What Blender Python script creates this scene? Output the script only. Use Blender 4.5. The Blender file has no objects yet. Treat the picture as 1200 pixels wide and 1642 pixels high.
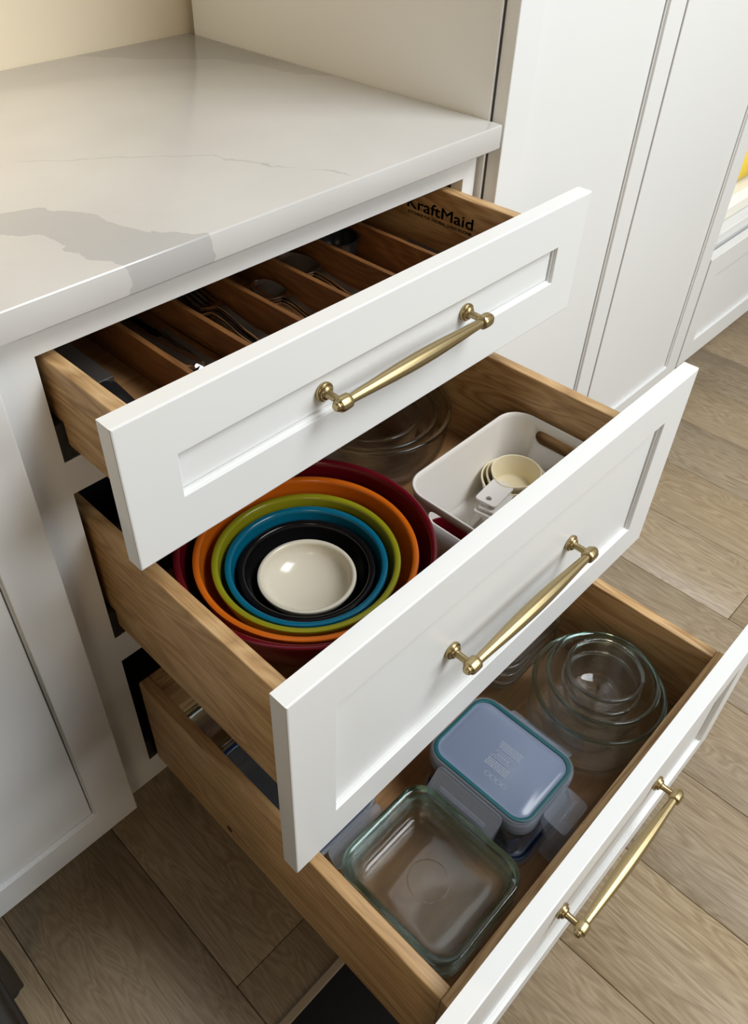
import bpy, bmesh, math, random
from mathutils import Vector, Matrix

random.seed(7)
scene = bpy.context.scene
col = scene.collection

# ------------------------------------------------------------------ camera
cam_data = bpy.data.cameras.new('camera')
cam = bpy.data.objects.new('camera', cam_data)
col.objects.link(cam)
scene.camera = cam
YAW, PITCH, ROLL, FPX = -.7963, -.7197, .0132, 1289.5
fwd = Vector((-math.sin(YAW) * math.cos(PITCH), math.cos(YAW) * math.cos(PITCH), math.sin(PITCH)))
r0 = Vector((math.cos(YAW), math.sin(YAW), 0))
u0 = r0.cross(fwd)
rt = math.cos(ROLL) * r0 + math.sin(ROLL) * u0
up = -math.sin(ROLL) * r0 + math.cos(ROLL) * u0
cam.matrix_world = Matrix(((rt.x, up.x, -fwd.x, -.2141), (rt.y, up.y, -fwd.y, -.6254), (rt.z, up.z, -fwd.z, 1.2378), (0, 0, 0, 1)))
cam_data.sensor_fit = 'HORIZONTAL'
cam_data.sensor_width = 36
cam_data.lens = FPX * 36 / 1200
cam_data.shift_x = (600 - 553.3) / 1200
cam_data.shift_y = (771.1 - 821) / 1200
cam_data.clip_start = .01

# ------------------------------------------------------------------ world, lights, exposure
world = bpy.data.worlds.new('world')
scene.world = world
world.use_nodes = True
bg = world.node_tree.nodes['Background']
bg.inputs[0].default_value = (1.0, .90, .76, 1)
bg.inputs[1].default_value = .09


def area(name, loc, target, sx, sy, power, color):
    d = bpy.data.lights.new(name, 'AREA')
    d.shape = 'RECTANGLE'
    d.size, d.size_y = sx, sy
    d.energy = power
    d.color = color
    o = bpy.data.objects.new(name, d)
    col.objects.link(o)
    o.location = loc
    o.rotation_euler = (Vector(target) - Vector(loc)).to_track_quat('-Z', 'Y').to_euler()
    return o


area('window_light', (1.5, -3.0, 2.0), (.40, -.25, .5), 1.7, 1.4, 48, (.90, .96, 1.0))
area('overhead_fill', (1.2, -1.5, 2.8), (.45, -.35, .4), 1.15, 1.05, 60, (.95, .98, 1.0))  # added overhead fill, stands for ceiling bounce and sky
area('warm_left_fill', (-2.0, -2.0, 2.0), (.4, .1, .7), 1.0, 1.2, 13, (1.0, .80, .54))  # added warm fill from the left, brightens the side panel and door

scene.view_settings.view_transform = 'Standard'
scene.view_settings.look = 'None'
scene.view_settings.gamma = 1
scene.view_settings.exposure = 0.0
scene.view_settings.use_curve_mapping = False
scene.cycles.max_bounces = 20
scene.cycles.transmission_bounces = 20
scene.cycles.transparent_max_bounces = 24


# ------------------------------------------------------------------ node helpers
def mat(name):
    m = bpy.data.materials.new(name)
    m.use_nodes = True
    nt = m.node_tree
    return m, nt, nt.nodes['Principled BSDF']


def lin(r, g, b):
    f = lambda c: ((c / 255 + .055) / 1.055) ** 2.4 if c > 10 else c / 255 / 12.92
    return (f(r), f(g), f(b), 1)


def plain(name, rgb, rough=.5, metal=0, coat=0, bump=0, bscale=300, spec=None):
    m, nt, b = mat(name)
    b.inputs['Base Color'].default_value = rgb
    b.inputs['Roughness'].default_value = rough
    b.inputs['Metallic'].default_value = metal
    b.inputs['Coat Weight'].default_value = coat
    if spec is not None:
        b.inputs['Specular IOR Level'].default_value = spec
    if bump:
        tc = nt.nodes.new('ShaderNodeTexCoord')
        n = nt.nodes.new('ShaderNodeTexNoise')
        n.inputs['Scale'].default_value = bscale
        bp = nt.nodes.new('ShaderNodeBump')
        bp.inputs['Strength'].default_value = bump
        bp.inputs['Distance'].default_value = .001
        nt.links.new(tc.outputs['Object'], n.inputs['Vector'])
        nt.links.new(n.outputs['Fac'], bp.inputs['Height'])
        nt.links.new(bp.outputs['Normal'], b.inputs['Normal'])
    return m


def math_node(nt, op, a, b=None, c=None):
    n = nt.nodes.new('ShaderNodeMath')
    n.operation = op
    for i, v in enumerate((a, b, c)):
        if v is None:
            continue
        if isinstance(v, (int, float)):
            n.inputs[i].default_value = v
        else:
            nt.links.new(v, n.inputs[i])
    return n.outputs[0]


def mix_col(nt, fac, a, b):
    n = nt.nodes.new('ShaderNodeMix')
    n.data_type = 'RGBA'
    for i, v in ((0, fac), (6, a), (7, b)):
        if isinstance(v, (int, float)):
            n.inputs[i].default_value = v
        elif isinstance(v, tuple):
            n.inputs[i].default_value = v
        else:
            nt.links.new(v, n.inputs[i])
    return n.outputs[2]


def ramp(nt, fac, stops):
    n = nt.nodes.new('ShaderNodeValToRGB')
    e = n.color_ramp.elements
    while len(e) < len(stops):
        e.new(.5)
    for el, (p, c) in zip(e, stops):
        el.position = p
        el.color = c
    nt.links.new(fac, n.inputs[0])
    return n.outputs[0]


def wood(name, axis, light, mid, dark, pore, rough=.45, width=1.0, per_object=False, seam=0):
    """grain runs along axis (0 x, 1 y, 2 z) in object space"""
    m, nt, b = mat(name)
    tc = nt.nodes.new('ShaderNodeTexCoord')
    vec = tc.outputs['Object']
    if per_object:
        oi = nt.nodes.new('ShaderNodeObjectInfo')
        ad = nt.nodes.new('ShaderNodeVectorMath')
        ad.operation = 'ADD'
        sc = nt.nodes.new('ShaderNodeVectorMath')
        sc.operation = 'SCALE'
        cx = nt.nodes.new('ShaderNodeCombineXYZ')
        for i in range(3):
            nt.links.new(oi.outputs['Random'], cx.inputs[i])
        nt.links.new(cx.outputs[0], sc.inputs[0])
        sc.inputs['Scale'].default_value = 37.0
        nt.links.new(vec, ad.inputs[0])
        nt.links.new(sc.outputs[0], ad.inputs[1])
        vec = ad.outputs[0]

    def mapped(along, across):
        mp = nt.nodes.new('ShaderNodeMapping')
        s = [across] * 3
        s[axis] = along
        mp.inputs['Scale'].default_value = s
        nt.links.new(vec, mp.inputs['Vector'])
        return mp.outputs[0]

    def noise(v, scale, detail=4, dist=0.0):
        n = nt.nodes.new('ShaderNodeTexNoise')
        n.inputs['Scale'].default_value = scale
        n.inputs['Detail'].default_value = detail
        n.inputs['Distortion'].default_value = dist
        nt.links.new(v, n.inputs['Vector'])
        return n.outputs['Fac']
    big = noise(mapped(.9 / width, 6 / width), 2.2, 3, .6)
    rings = math_node(nt, 'FRACT', math_node(nt, 'MULTIPLY', big, 14))
    rings = math_node(nt, 'ABSOLUTE', math_node(nt, 'SUBTRACT', rings, .5))
    fine = noise(mapped(6, 160), 2.0, 5, .2)
    mixv = math_node(nt, 'ADD', math_node(nt, 'MULTIPLY', rings, .75), math_node(nt, 'MULTIPLY', fine, .72))
    c = ramp(nt, mixv, [(.2, light), (.5, mid), (.85, dark)])
    tone = noise(mapped(.5, 5), 1.5, 2)
    c = mix_col(nt, math_node(nt, 'MULTIPLY', math_node(nt, 'SUBTRACT', tone, .35), .9), c, mid)
    pores = noise(mapped(16, 420), 1.6, 2)
    pf = ramp(nt, pores, [(.62, (0, 0, 0, 1)), (.72, (1, 1, 1, 1))])
    c = mix_col(nt, math_node(nt, 'MULTIPLY', pf, .45), c, pore)
    if per_object:
        hs = nt.nodes.new('ShaderNodeHueSaturation')
        nt.links.new(c, hs.inputs['Color'])
        nt.links.new(math_node(nt, 'MULTIPLY_ADD', oi.outputs['Random'], .14, .90), hs.inputs['Value'])
        nt.links.new(math_node(nt, 'MULTIPLY_ADD', oi.outputs['Random'], .12, .94), hs.inputs['Saturation'])
        c = hs.outputs[0]
    nt.links.new(c, b.inputs['Base Color'])
    b.inputs['Roughness'].default_value = rough
    bp = nt.nodes.new('ShaderNodeBump')
    bp.inputs['Strength'].default_value = .25
    bp.inputs['Distance'].default_value = .0006
    nt.links.new(fine, bp.inputs['Height'])
    nt.links.new(bp.outputs['Normal'], b.inputs['Normal'])
    return m


def glass(name, tint, clear, ior=1.46, thin=(1, 1, 1, 1)):
    """clear: share of light that passes straight through the thin wall"""
    m, nt, b = mat(name)
    b.inputs['Base Color'].default_value = tint
    b.inputs['Transmission Weight'].default_value = 1
    b.inputs['Roughness'].default_value = 0
    b.inputs['IOR'].default_value = ior
    tr = nt.nodes.new('ShaderNodeBsdfTransparent')
    tr.inputs[0].default_value = thin
    mx = nt.nodes.new('ShaderNodeMixShader')
    mx.inputs[0].default_value = 1 - clear
    nt.links.new(tr.outputs[0], mx.inputs[1])
    nt.links.new(b.outputs[0], mx.inputs[2])
    nt.links.new(mx.outputs[0], nt.nodes['Material Output'].inputs['Surface'])
    return m


def clear_plastic(name, rgb, opacity, rough=.2):
    """thin translucent sheet plastic"""
    m, nt, b = mat(name)
    b.inputs['Base Color'].default_value = rgb
    b.inputs['Roughness'].default_value = rough
    tr = nt.nodes.new('ShaderNodeBsdfTransparent')
    tr.inputs[0].default_value = (.93, .95, .98, 1)
    mx = nt.nodes.new('ShaderNodeMixShader')
    mx.inputs[0].default_value = opacity
    nt.links.new(tr.outputs[0], mx.inputs[1])
    nt.links.new(b.outputs[0], mx.inputs[2])
    nt.links.new(mx.outputs[0], nt.nodes['Material Output'].inputs['Surface'])
    return m


def quartz():
    m, nt, b = mat('veined_quartz')
    tc = nt.nodes.new('ShaderNodeTexCoord')
    P = tc.outputs['Object']

    def noise(scale, detail=5):
        n = nt.nodes.new('ShaderNodeTexNoise')
        n.inputs['Scale'].default_value = scale
        n.inputs['Detail'].default_value = detail
        nt.links.new(P, n.inputs['Vector'])
        return n
    sep = nt.nodes.new('ShaderNodeSeparateXYZ')
    nt.links.new(P, sep.inputs[0])
    X, Y = sep.outputs[0], sep.outputs[1]
    n1 = math_node(nt, 'SUBTRACT', noise(45, 6).outputs['Fac'], .5)
    n2 = math_node(nt, 'SUBTRACT', noise(14, 3).outputs['Fac'], .5)
    wob = math_node(nt, 'ADD', math_node(nt, 'MULTIPLY', n1, .026), math_node(nt, 'MULTIPLY', n2, .03))

    def curve(pts, y0, y1):
        f = nt.nodes.new('ShaderNodeFloatCurve')
        pts = sorted((((y - y0) / (y1 - y0)), x) for x, y in pts)
        cv = f.mapping.curves[0]
        while len(cv.points) < len(pts):
            cv.points.new(.5, .5)
        for p, (a, v) in zip(cv.points, pts):
            p.location = (a, v)
            p.handle_type = 'VECTOR'
        f.mapping.update()
        nt.links.new(math_node(nt, 'DIVIDE', math_node(nt, 'SUBTRACT', Y, y0), y1 - y0), f.inputs['Value'])
        return f.outputs[0]

    def step(v, w=.0006):
        return math_node(nt, 'MINIMUM', 1, math_node(nt, 'MAXIMUM', 0, math_node(nt, 'DIVIDE', v, w)))
    xw = math_node(nt, 'ADD', X, wob)
    xl = curve([(.118, -.04), (.115, -.021), (.103, .021), (.089, .074), (.066, .1), (.02, .12), (0, .2)], -.05, .25)
    xr = curve([(.21, -.04), (.205, -.026), (.185, -.008), (.161, .04), (.15, .099), (.124, .136), (.088, .146), (.0, .17), (0, .24)], -.05, .25)
    dl, dr = math_node(nt, 'SUBTRACT', xw, xl), math_node(nt, 'SUBTRACT', xr, xw)
    band = math_node(nt, 'MULTIPLY', step(dl), step(dr))
    edge = math_node(nt, 'MULTIPLY', band, math_node(nt, 'SUBTRACT', 1, step(dr, .0022)))
    xv = curve([(.156, .275), (.224, .224), (.316, .153), (.338, .132), (.371, .05), (.416, -.028), (.43, -.05)], -.05, .28)
    lv = math_node(nt, 'SUBTRACT', 1, step(math_node(nt, 'ABSOLUTE', math_node(nt, 'SUBTRACT', xw, xv)), .0030))
    gap = step(math_node(nt, 'SUBTRACT', noise(22, 2).outputs['Fac'], .36), .15)
    lv = math_node(nt, 'MULTIPLY', math_node(nt, 'MULTIPLY', lv, gap), step(math_node(nt, 'ADD', Y, .022), .01))
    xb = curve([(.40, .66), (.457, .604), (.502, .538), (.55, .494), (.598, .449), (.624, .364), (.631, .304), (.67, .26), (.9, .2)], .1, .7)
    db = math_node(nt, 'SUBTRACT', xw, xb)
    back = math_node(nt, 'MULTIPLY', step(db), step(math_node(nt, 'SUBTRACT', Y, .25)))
    cloud = ramp(nt, noise(5, 4).outputs['Fac'], [(.35, (.56, .545, .52, 1)), (.7, (.62, .605, .58, 1))])
    c = mix_col(nt, math_node(nt, 'MULTIPLY', band, .8), cloud, (.43, .42, .41, 1))
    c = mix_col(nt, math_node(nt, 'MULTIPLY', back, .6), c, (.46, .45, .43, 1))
    c = mix_col(nt, math_node(nt, 'MULTIPLY', edge, .5), c, (.40, .39, .39, 1))
    c = mix_col(nt, math_node(nt, 'MULTIPLY', lv, .75), c, (.40, .39, .38, 1))
    nt.links.new(c, b.inputs['Base Color'])
    b.inputs['Roughness'].default_value = .16
    return m


PAINT = plain('white_paint', (.78, .785, .775, 1), .38, bump=.02, bscale=120)
WALLP = plain('warm_wall_paint', lin(226, 214, 190), .7, bump=.05, bscale=200)
WOODL, WOODM, WOODD, WOODP = lin(222, 188, 140), lin(200, 162, 112), lin(158, 118, 76), lin(104, 72, 42)
WY = wood('maple_lengthwise', 1, WOODL, WOODM, WOODD, WOODP)
WX = wood('maple_crosswise', 0, WOODL, WOODM, WOODD, WOODP)
WBOT = wood('maple_bottom', 0, lin(190, 146, 100), lin(176, 132, 88), lin(158, 114, 72), lin(120, 82, 50), width=1.6)
WDIV = wood('shaded_bamboo_divider', 1, lin(152, 106, 60), lin(132, 88, 48), lin(106, 68, 36), lin(76, 48, 24))  # divider wood darkened so its colour carries the drawer's inner shade
PLANK = wood('oak_plank', 1, lin(182, 164, 138), lin(164, 146, 119), lin(138, 118, 93), lin(104, 86, 65), rough=.45, width=.55, per_object=True)
QUARTZ = quartz()
BRASS = plain('satin_brass', (.43, .335, .175, 1), .33, 1)
STEEL = plain('polished_steel', (.62, .61, .59, 1), .16, 1)
DSTEEL = plain('brushed_steel', (.42, .42, .42, 1), .38, 1)
SLIDE = plain('zinc_runner', (.03, .03, .03, 1), .4, .5)
BLACKP = plain('black_plastic', (.012, .012, .013, 1), .3)
SHADEIN = plain('shaded_cabinet_interior', (.10, .075, .05, 1), .6)  # maple interior coloured dark: its unlit shade is put into the colour
RUBBER = plain('black_rubber', (.015, .015, .015, 1), .6)
DARKWD = plain('espresso_lacquer', (.010, .008, .007, 1), .4)
INK = plain('black_ink', (.02, .016, .012, 1), .7)
CREAM = plain('cream_plastic', lin(240, 228, 196), .35)
WPLAS = plain('white_plastic', lin(238, 234, 228), .32)
MATB = plain('black_mat_weave', (.006, .006, .0065, 1), .9, bump=.8, bscale=700)
MATE = plain('taupe_binding', lin(166, 150, 128), .85, bump=.6, bscale=600)
CUSH = plain('ivory_cushion_cloth', lin(246, 243, 232), .85, bump=.3, bscale=500)
YELLOW = plain('yellow_knit', lin(246, 214, 84), .9, bump=1.0, bscale=140)
GLASS = glass('green_tinted_glass', (.98, .995, .99, 1), .34, thin=(.985, .993, .99, 1))
GLASSC = glass('clear_glass', (.99, .998, .995, 1), .30, thin=(.99, .996, .995, 1))
GRIM = glass('green_glass_rim', (.52, .80, .73, 1), .0)
GRIMC = glass('clear_glass_rim', (.86, .96, .94, 1), .0)
CLEARPL = clear_plastic('smoky_lid_plastic', lin(96, 112, 124), .42, .15)
TEAL = plain('teal_silicone', lin(22, 92, 100), .4)
NAVY = plain('navy_silicone', lin(24, 52, 92), .4)
LIDP = clear_plastic('frosted_lid_plastic', lin(150, 164, 192), .72, .22)
FLAPP = clear_plastic('clear_flap_plastic', lin(200, 207, 218), .20, .10)
EMB = clear_plastic('raised_lid_marks', lin(205, 214, 228), .55, .3)
BOWLS = {
    'crimson': plain('crimson_melamine', lin(100, 12, 26), .16),
    'orange': plain('orange_melamine', lin(212, 106, 24), .16),
    'lime': plain('lime_melamine', lin(148, 147, 30), .16),
    'teal': plain('teal_melamine', lin(8, 104, 134), .16),
    'black': plain('black_melamine', (.006, .006, .007, 1), .14, spec=.35),
    'ivory': plain('ivory_melamine', lin(226, 219, 200), .16),
}


# ------------------------------------------------------------------ mesh helpers
class MB:
    def __init__(self):
        self.bm = bmesh.new()

    def box(self, x0, x1, y0, y1, z0, z1, bev=0, seg=2):
        t = bmesh.new()
        bmesh.ops.create_cube(t, size=1)
        for v in t.verts:
            v.co = Vector(((x0 + x1) / 2 + v.co.x * (x1 - x0), (y0 + y1) / 2 + v.co.y * (y1 - y0), (z0 + z1) / 2 + v.co.z * (z1 - z0)))
        if bev:
            bmesh.ops.bevel(t, geom=t.edges[:], offset=bev, segments=seg, affect='EDGES', profile=.5)
        self.join(t)
        return self

    def join(self, t, M=None):
        if M is not None:
            bmesh.ops.transform(t, matrix=M, verts=t.verts[:])
        me = bpy.data.meshes.new('tmp')
        t.to_mesh(me)
        t.free()
        self.bm.from_mesh(me)
        bpy.data.meshes.remove(me)

    def loft(self, loops, cap0=True, cap1=True, closed=True, M=None):
        t = bmesh.new()
        rows = [[t.verts.new(p) for p in lp] for lp in loops]
        n = len(rows[0])
        for a, b in zip(rows, rows[1:]):
            for i in range(n if closed else n - 1):
                j = (i + 1) % n
                t.faces.new((a[i], a[j], b[j], b[i]))
        if cap0:
            t.faces.new(rows[0][::-1])
        if cap1:
            t.faces.new(rows[-1])
        bmesh.ops.recalc_face_normals(t, faces=t.faces[:])
        self.join(t, M)
        return self

    def lathe(self, prof, n=64, M=None):
        """prof: closed or open list of (r, z); radius 0 points become poles"""
        t = bmesh.new()
        rows = []
        for r, z in prof:
            if r < 1e-6:
                rows.append([t.verts.new((0, 0, z))])
            else:
                rows.append([t.verts.new((r * math.cos(2 * math.pi * i / n), r * math.sin(2 * math.pi * i / n), z)) for i in range(n)])
        for a, b in zip(rows, rows[1:]):
            if len(a) == 1 and len(b) == 1:
                continue
            for i in range(n):
                j = (i + 1) % n
                if len(a) == 1:
                    t.faces.new((a[0], b[j], b[i]))
                elif len(b) == 1:
                    t.faces.new((a[i], a[j], b[0]))
                else:
                    t.faces.new((a[i], a[j], b[j], b[i]))
        bmesh.ops.recalc_face_normals(t, faces=t.faces[:])
        self.join(t, M)
        return self

    def tube(self, pts, r, n=10):
        pts = [Vector(p) for p in pts]
        loops = []
        for i, p in enumerate(pts):
            d = (pts[min(i + 1, len(pts) - 1)] - pts[max(i - 1, 0)]).normalized()
            a = d.cross(Vector((0, 0, 1)))
            if a.length < 1e-3:
                a = d.cross(Vector((0, 1, 0)))
            a.normalize()
            b = d.cross(a)
            loops.append([p + r * (a * math.cos(2 * math.pi * k / n) + b * math.sin(2 * math.pi * k / n)) for k in range(n)])
        return self.loft(loops)

    def mesh(self, name, m, angle=35):
        me = bpy.data.meshes.new(name)
        self.bm.to_mesh(me)
        self.bm.free()
        me.materials.append(m)
        for p in me.polygons:
            p.use_smooth = True
        me.set_sharp_from_angle(angle=math.radians(angle))
        return me

    def build(self, name, m, parent=None, loc=(0, 0, 0), angle=35):
        o = bpy.data.objects.new(name, self.mesh(name, m, angle))
        col.objects.link(o)
        o.location = loc
        if parent:
            o.parent = parent
        return o


def rrect(hx, hy, r, z, n=8, cx=0, cy=0):
    r = min(r, hx - 1e-5, hy - 1e-5)
    pts = []
    for (sx, sy, a0) in ((1, 1, 0), (-1, 1, 90), (-1, -1, 180), (1, -1, 270)):
        for k in range(n + 1):
            a = math.radians(a0 + 90 * k / n)
            pts.append(Vector((cx + sx * (hx - r) + r * math.cos(a), cy + sy * (hy - r) + r * math.sin(a), z)))
    return pts


def empty(name, loc=(0, 0, 0), parent=None, rz=0):
    o = bpy.data.objects.new(name, None)
    col.objects.link(o)
    o.location = loc
    o.rotation_euler = (0, 0, rz)
    o.empty_display_size = .05
    if parent:
        o.parent = parent
    return o


def tag(o, label, cat=None, group=None, kind=None):
    if label:
        o['label'] = label
    if cat:
        o['category'] = cat
    if group:
        o['group'] = group
    if kind:
        o['kind'] = kind
    return o


def bx(name, m, parent, x0, x1, y0, y1, z0, z1, bev=.0012, seg=2):
    """board in the parent's frame, parent at the world origin"""
    return MB().box(x0, x1, y0, y1, z0, z1, bev, seg).build(name, m, parent, angle=20)


def copy_tree(o, parent=None):
    c = o.copy()
    col.objects.link(c)
    c.parent = parent
    for ch in list(o.children):
        copy_tree(ch, c)
    return c


# ------------------------------------------------------------------ measures (metres; cabinet face frame at y = 0)
W = .662
P1, P2, P3 = .1714, .3576, .5543
FT = .0195
BXL, BXR, ST = .0372, .6263, .0165
Z1, Z2, Z3 = (.7177, .8716), (.4237, .711), (.129, .416)
BOX = {1: (.737, .8344), 2: (.457, .6312), 3: (.1651, .3479)}
FLOORT = {k: v[0] + .016 for k, v in BOX.items()}
XEND, YB = .667, .614
CT, CB, CF = .914, .884, -.031

# ------------------------------------------------------------------ setting: floor, wall
fl = MB().box(-1.3, 3.4, -2.6, .75, -.03, -.0125).build('floor', plain('subfloor', (.08, .06, .05, 1), .8))
tag(fl, 'greige oak plank floor below the cabinets', kind='structure')
PW, PL = .1815, 1.22
plank_me = MB().box(0, PW - .0009, 0, PL - .0009, -.0125, 0, .0011, 1).mesh('plank', PLANK, 60)
joints = {-3: -.7, -2: -.27, -1: -.3, 0: -.25, 1: -.2, 2: -.15, 3: -1.15, 4: -.456, 5: -1.0, 6: -.85, 7: -.7, 8: -.9}
for k in range(-6, 16):
    x = .3155 + PW * k
    j = joints.get(k - 0, -random.uniform(.1, 1.2))
    y = j - PL
    while y > -2.4:
        y -= PL
    while y < .55:
        o = bpy.data.objects.new('plank', plank_me)
        col.objects.link(o)
        o.location = (x, y, 0)
        o.parent = fl
        y += PL
wb = bx('wall_back', WALLP, None, -1.3, 3.4, YB, YB + .1, 0, 2.6, 0)
tag(wb, 'warm cream wall behind the countertop', kind='structure')
wr = bx('wall_right', WALLP, None, 3.4, 3.5, -2.6, YB + .1, 0, 2.6, 0)
tag(wr, 'cream wall at the far end beyond the bench', kind='structure')

# ------------------------------------------------------------------ countertop
ct = bx('countertop', QUARTZ, None, -1.2, XEND, CF, YB, CB, CT, .0028, 3)
tag(ct, 'white quartz countertop with grey veining above the open drawers', 'countertop')

# ------------------------------------------------------------------ unseen wall cabinet with a warm lamp, put in to produce the alcove light
wc = empty('unseen_wall_cabinet')
tag(wc, 'unseen white wall cabinet added above the countertop', 'cabinet')
bx('carcass', PAINT, wc, -1.2, XEND - .004, .29, YB, 1.44, 2.3, .001)
lamp = MB().lathe([(0, 0), (.036, 0), (.036, -.010), (.033, -.012), (0, -.012)], 32, Matrix.Translation((-.22, .43, 1.44))).build('lamp', WPLAS, wc)
pl = bpy.data.lights.new('added_alcove_lamp', 'AREA')  # added lamp out of view, warms the alcove
pl.shape, pl.size, pl.energy, pl.color = 'DISK', .06, 2.2, (1.0, .80, .52)
po = bpy.data.objects.new('added_alcove_lamp', pl)
col.objects.link(po)
po.location = (-.22, .43, 1.427)

# ------------------------------------------------------------------ shaker front helper: stiles, rails, panel as children


def shaker(parent, x0, x1, z0, z1, y, th, sw, rec=.0070):
    e = .0016
    prof = [(0, th), (0, e), (e * .3, e * .3), (e, 0), (sw - .001, 0), (sw - .0003, .0003), (sw, .001), (sw, rec - .0030), (sw + .0020, rec - .0024), (sw + .0022, rec + .004), (sw + .0022, th)]
    loops = []
    for a, d in prof:
        loops.append([Vector((x0 + a, y + d, z0 + a)), Vector((x1 - a, y + d, z0 + a)), Vector((x1 - a, y + d, z1 - a)), Vector((x0 + a, y + d, z1 - a))])
    MB().loft(loops + [loops[0]], False, False).build('frame', PAINT, parent, angle=18)
    a = sw + .0025
    bx('panel', PAINT, parent, x0 + a, x1 - a - .0012, y + rec, y + th - .003, z0 + a + .0010, z1 - a, 0)


def handle_mesh():
    """bar pull along x, posts reach to +y; origin midway between posts on the panel surface"""
    m = MB()
    cc, so = .218, .0275
    RX = Matrix.Rotation(math.radians(90), 4, 'X')     # z -> -y
    for s in (-1, 1):
        T = Matrix.Translation((s * cc / 2, 0, 0)) @ RX
        m.lathe([(0, 0), (.0098, 0), (.0104, .0012), (.0104, .0032), (.0096, .0042), (.0078, .0044), (.0076, .0062), (.0064, .0074),
                 (.0046, .0080), (.0040, .0100), (.0040, so), (0, so)], 56, T)
        RY = Matrix.Translation((s * cc / 2, -so, 0)) @ Matrix.Rotation(math.radians(90 * s), 4, 'Y')
        m.lathe([(0, -.0082), (.0052, -.0082), (.0070, -.0076), (.0078, -.0066), (.0080, -.0035), (.0080, .0035), (.0075, .0058), (.0062, .0066),
                 (.0060, .0072), (.0052, .0078), (.0050, .0098), (.0038, .0112), (0, .0116)], 56, RY)
    prof = []
    L = cc - .015
    for i in range(25):
        t = i / 24
        r = .0050 + .0034 * math.sin(math.pi * t) ** 1.3
        prof.append((r, -L / 2 + L * t))
    prof = [(0, -L / 2)] + prof + [(0, L / 2)]
    m.lathe(prof, 56, Matrix.Translation((0, -so, 0)) @ Matrix.Rotation(math.radians(90), 4, 'Y'))
    return m.mesh('handle', BRASS, 40)


HANDLE = handle_mesh()

# ------------------------------------------------------------------ drawer base cabinet
cab = empty('drawer_cabinet')
tag(cab, 'white shaker base cabinet with three drawers pulled out like stairs', 'cabinet')
FF = .019
OX0, OX1 = .0271, W - .0245
OP = {1: (.7215, .8452), 2: (.4411, .6802), 3: (.1586, .3962)}
FL, FR = -.0195, .6625
bx('frame_stile', PAINT, cab, FL, OX0, 0, FF, .1113, .8835, .0006)
bx('frame_stile', PAINT, cab, OX1, FR, 0, FF, .1113, .8835, .0006)
for a, b in ((.8452, .8835), (.6802, .7215), (.3962, .4411), (.1113, .1586)):
    bx('frame_rail', PAINT, cab, OX0 - .0005, OX1 + .0005, .0001, FF, a, b, .0006)
bx('side_panel', SHADEIN, cab, FL + .001, FL + .013, FF, .59, .1113, .8835, 0)
bx('side_panel', SHADEIN, cab, FR - .013, FR - .001, FF, .59, .1113, .8835, 0)
bx('back_panel', SHADEIN, cab, FL + .013, FR - .013, .585, .59, .1113, .8835, 0)
bx('bottom_panel', SHADEIN, cab, FL + .013, FR - .013, FF, .585, .14, .155, 0)
bx('toe_kick', PAINT, cab, FL, FR, .085, .1, 0, .1113, 0)
for n in (1, 2, 3):
    za, zb = OP[n][0] + .0004, BOX[n][0] - .0006
    for xa, xb, xc in ((OX0 - .0002, BXL - .0006, BXL + .03), (OX1 + .0002, BXR + .0006, BXR - .03)):
        m = MB()
        m.box(min(xa, xb), max(xa, xb), .0006, .52, za, za + .045, .0004)
        m.box(min(xb, xc), max(xb, xc), .0012, .52, za, zb, .0004)
        m.build('runner', SLIDE, cab)

DL = {1: 'shallow top drawer holding cutlery between wooden dividers', 2: 'deep middle drawer holding mixing bowls and a white bin',
      3: 'deep bottom drawer holding glass food containers'}
drawers = {}
for n, P, (z0, z1) in ((1, P1, Z1), (2, P2, Z2), (3, P3, Z3)):
    d = empty('drawer', parent=cab)
    tag(d, DL[n])
    drawers[n] = d
    shaker(d, 0, W, z0, z1, -P, FT, .054)
    yb = -P + FT
    b0, b1 = BOX[n]
    back = yb + .527
    bev = .0022
    bx('side_board', WY, d, BXL, BXL + ST, yb + .0165, back, b0, b1, bev, 3)
    bx('side_board', WY, d, BXR - ST, BXR, yb + .0165, back, b0, b1, bev, 3)
    bx('box_front_board', WX, d, BXL, BXR, yb + .0003, yb + .0163, b0, b1 - .0004, .0012)
    bx('back_board', WX, d, BXL + ST, BXR - ST, back - .016, back - .0004, b0, b1, .0012)
    bx('bottom_board', WBOT, d, BXL + ST - .003, BXR - ST + .003, yb + .014, back - .014, FLOORT[n] - .006, FLOORT[n], 0)
    h = bpy.data.objects.new('handle', HANDLE)
    col.objects.link(h)
    h.parent = d
    h.location = (W / 2 + .003, -P + .0065, (z0 + z1) / 2)
    tag(h, 'satin brass bar pull')

# cutlery dividers (top drawer)
FR1 = -P1 + FT + .0166
zt = FLOORT[1]
for x in (.150, .2225, .295, .3685, .4435, .5185):
    bx('divider', WDIV, drawers[1], x - .0035, x + .0035, FR1 + .012, FR1 + .47, zt, .800, .0012)
bx('divider_rail', WDIV, drawers[1], BXL + ST + .002, BXR - ST - .002, FR1 + .002, FR1 + .0118, zt, .800, .001)

# printed logo on the inside of the right board of the top drawer


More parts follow.
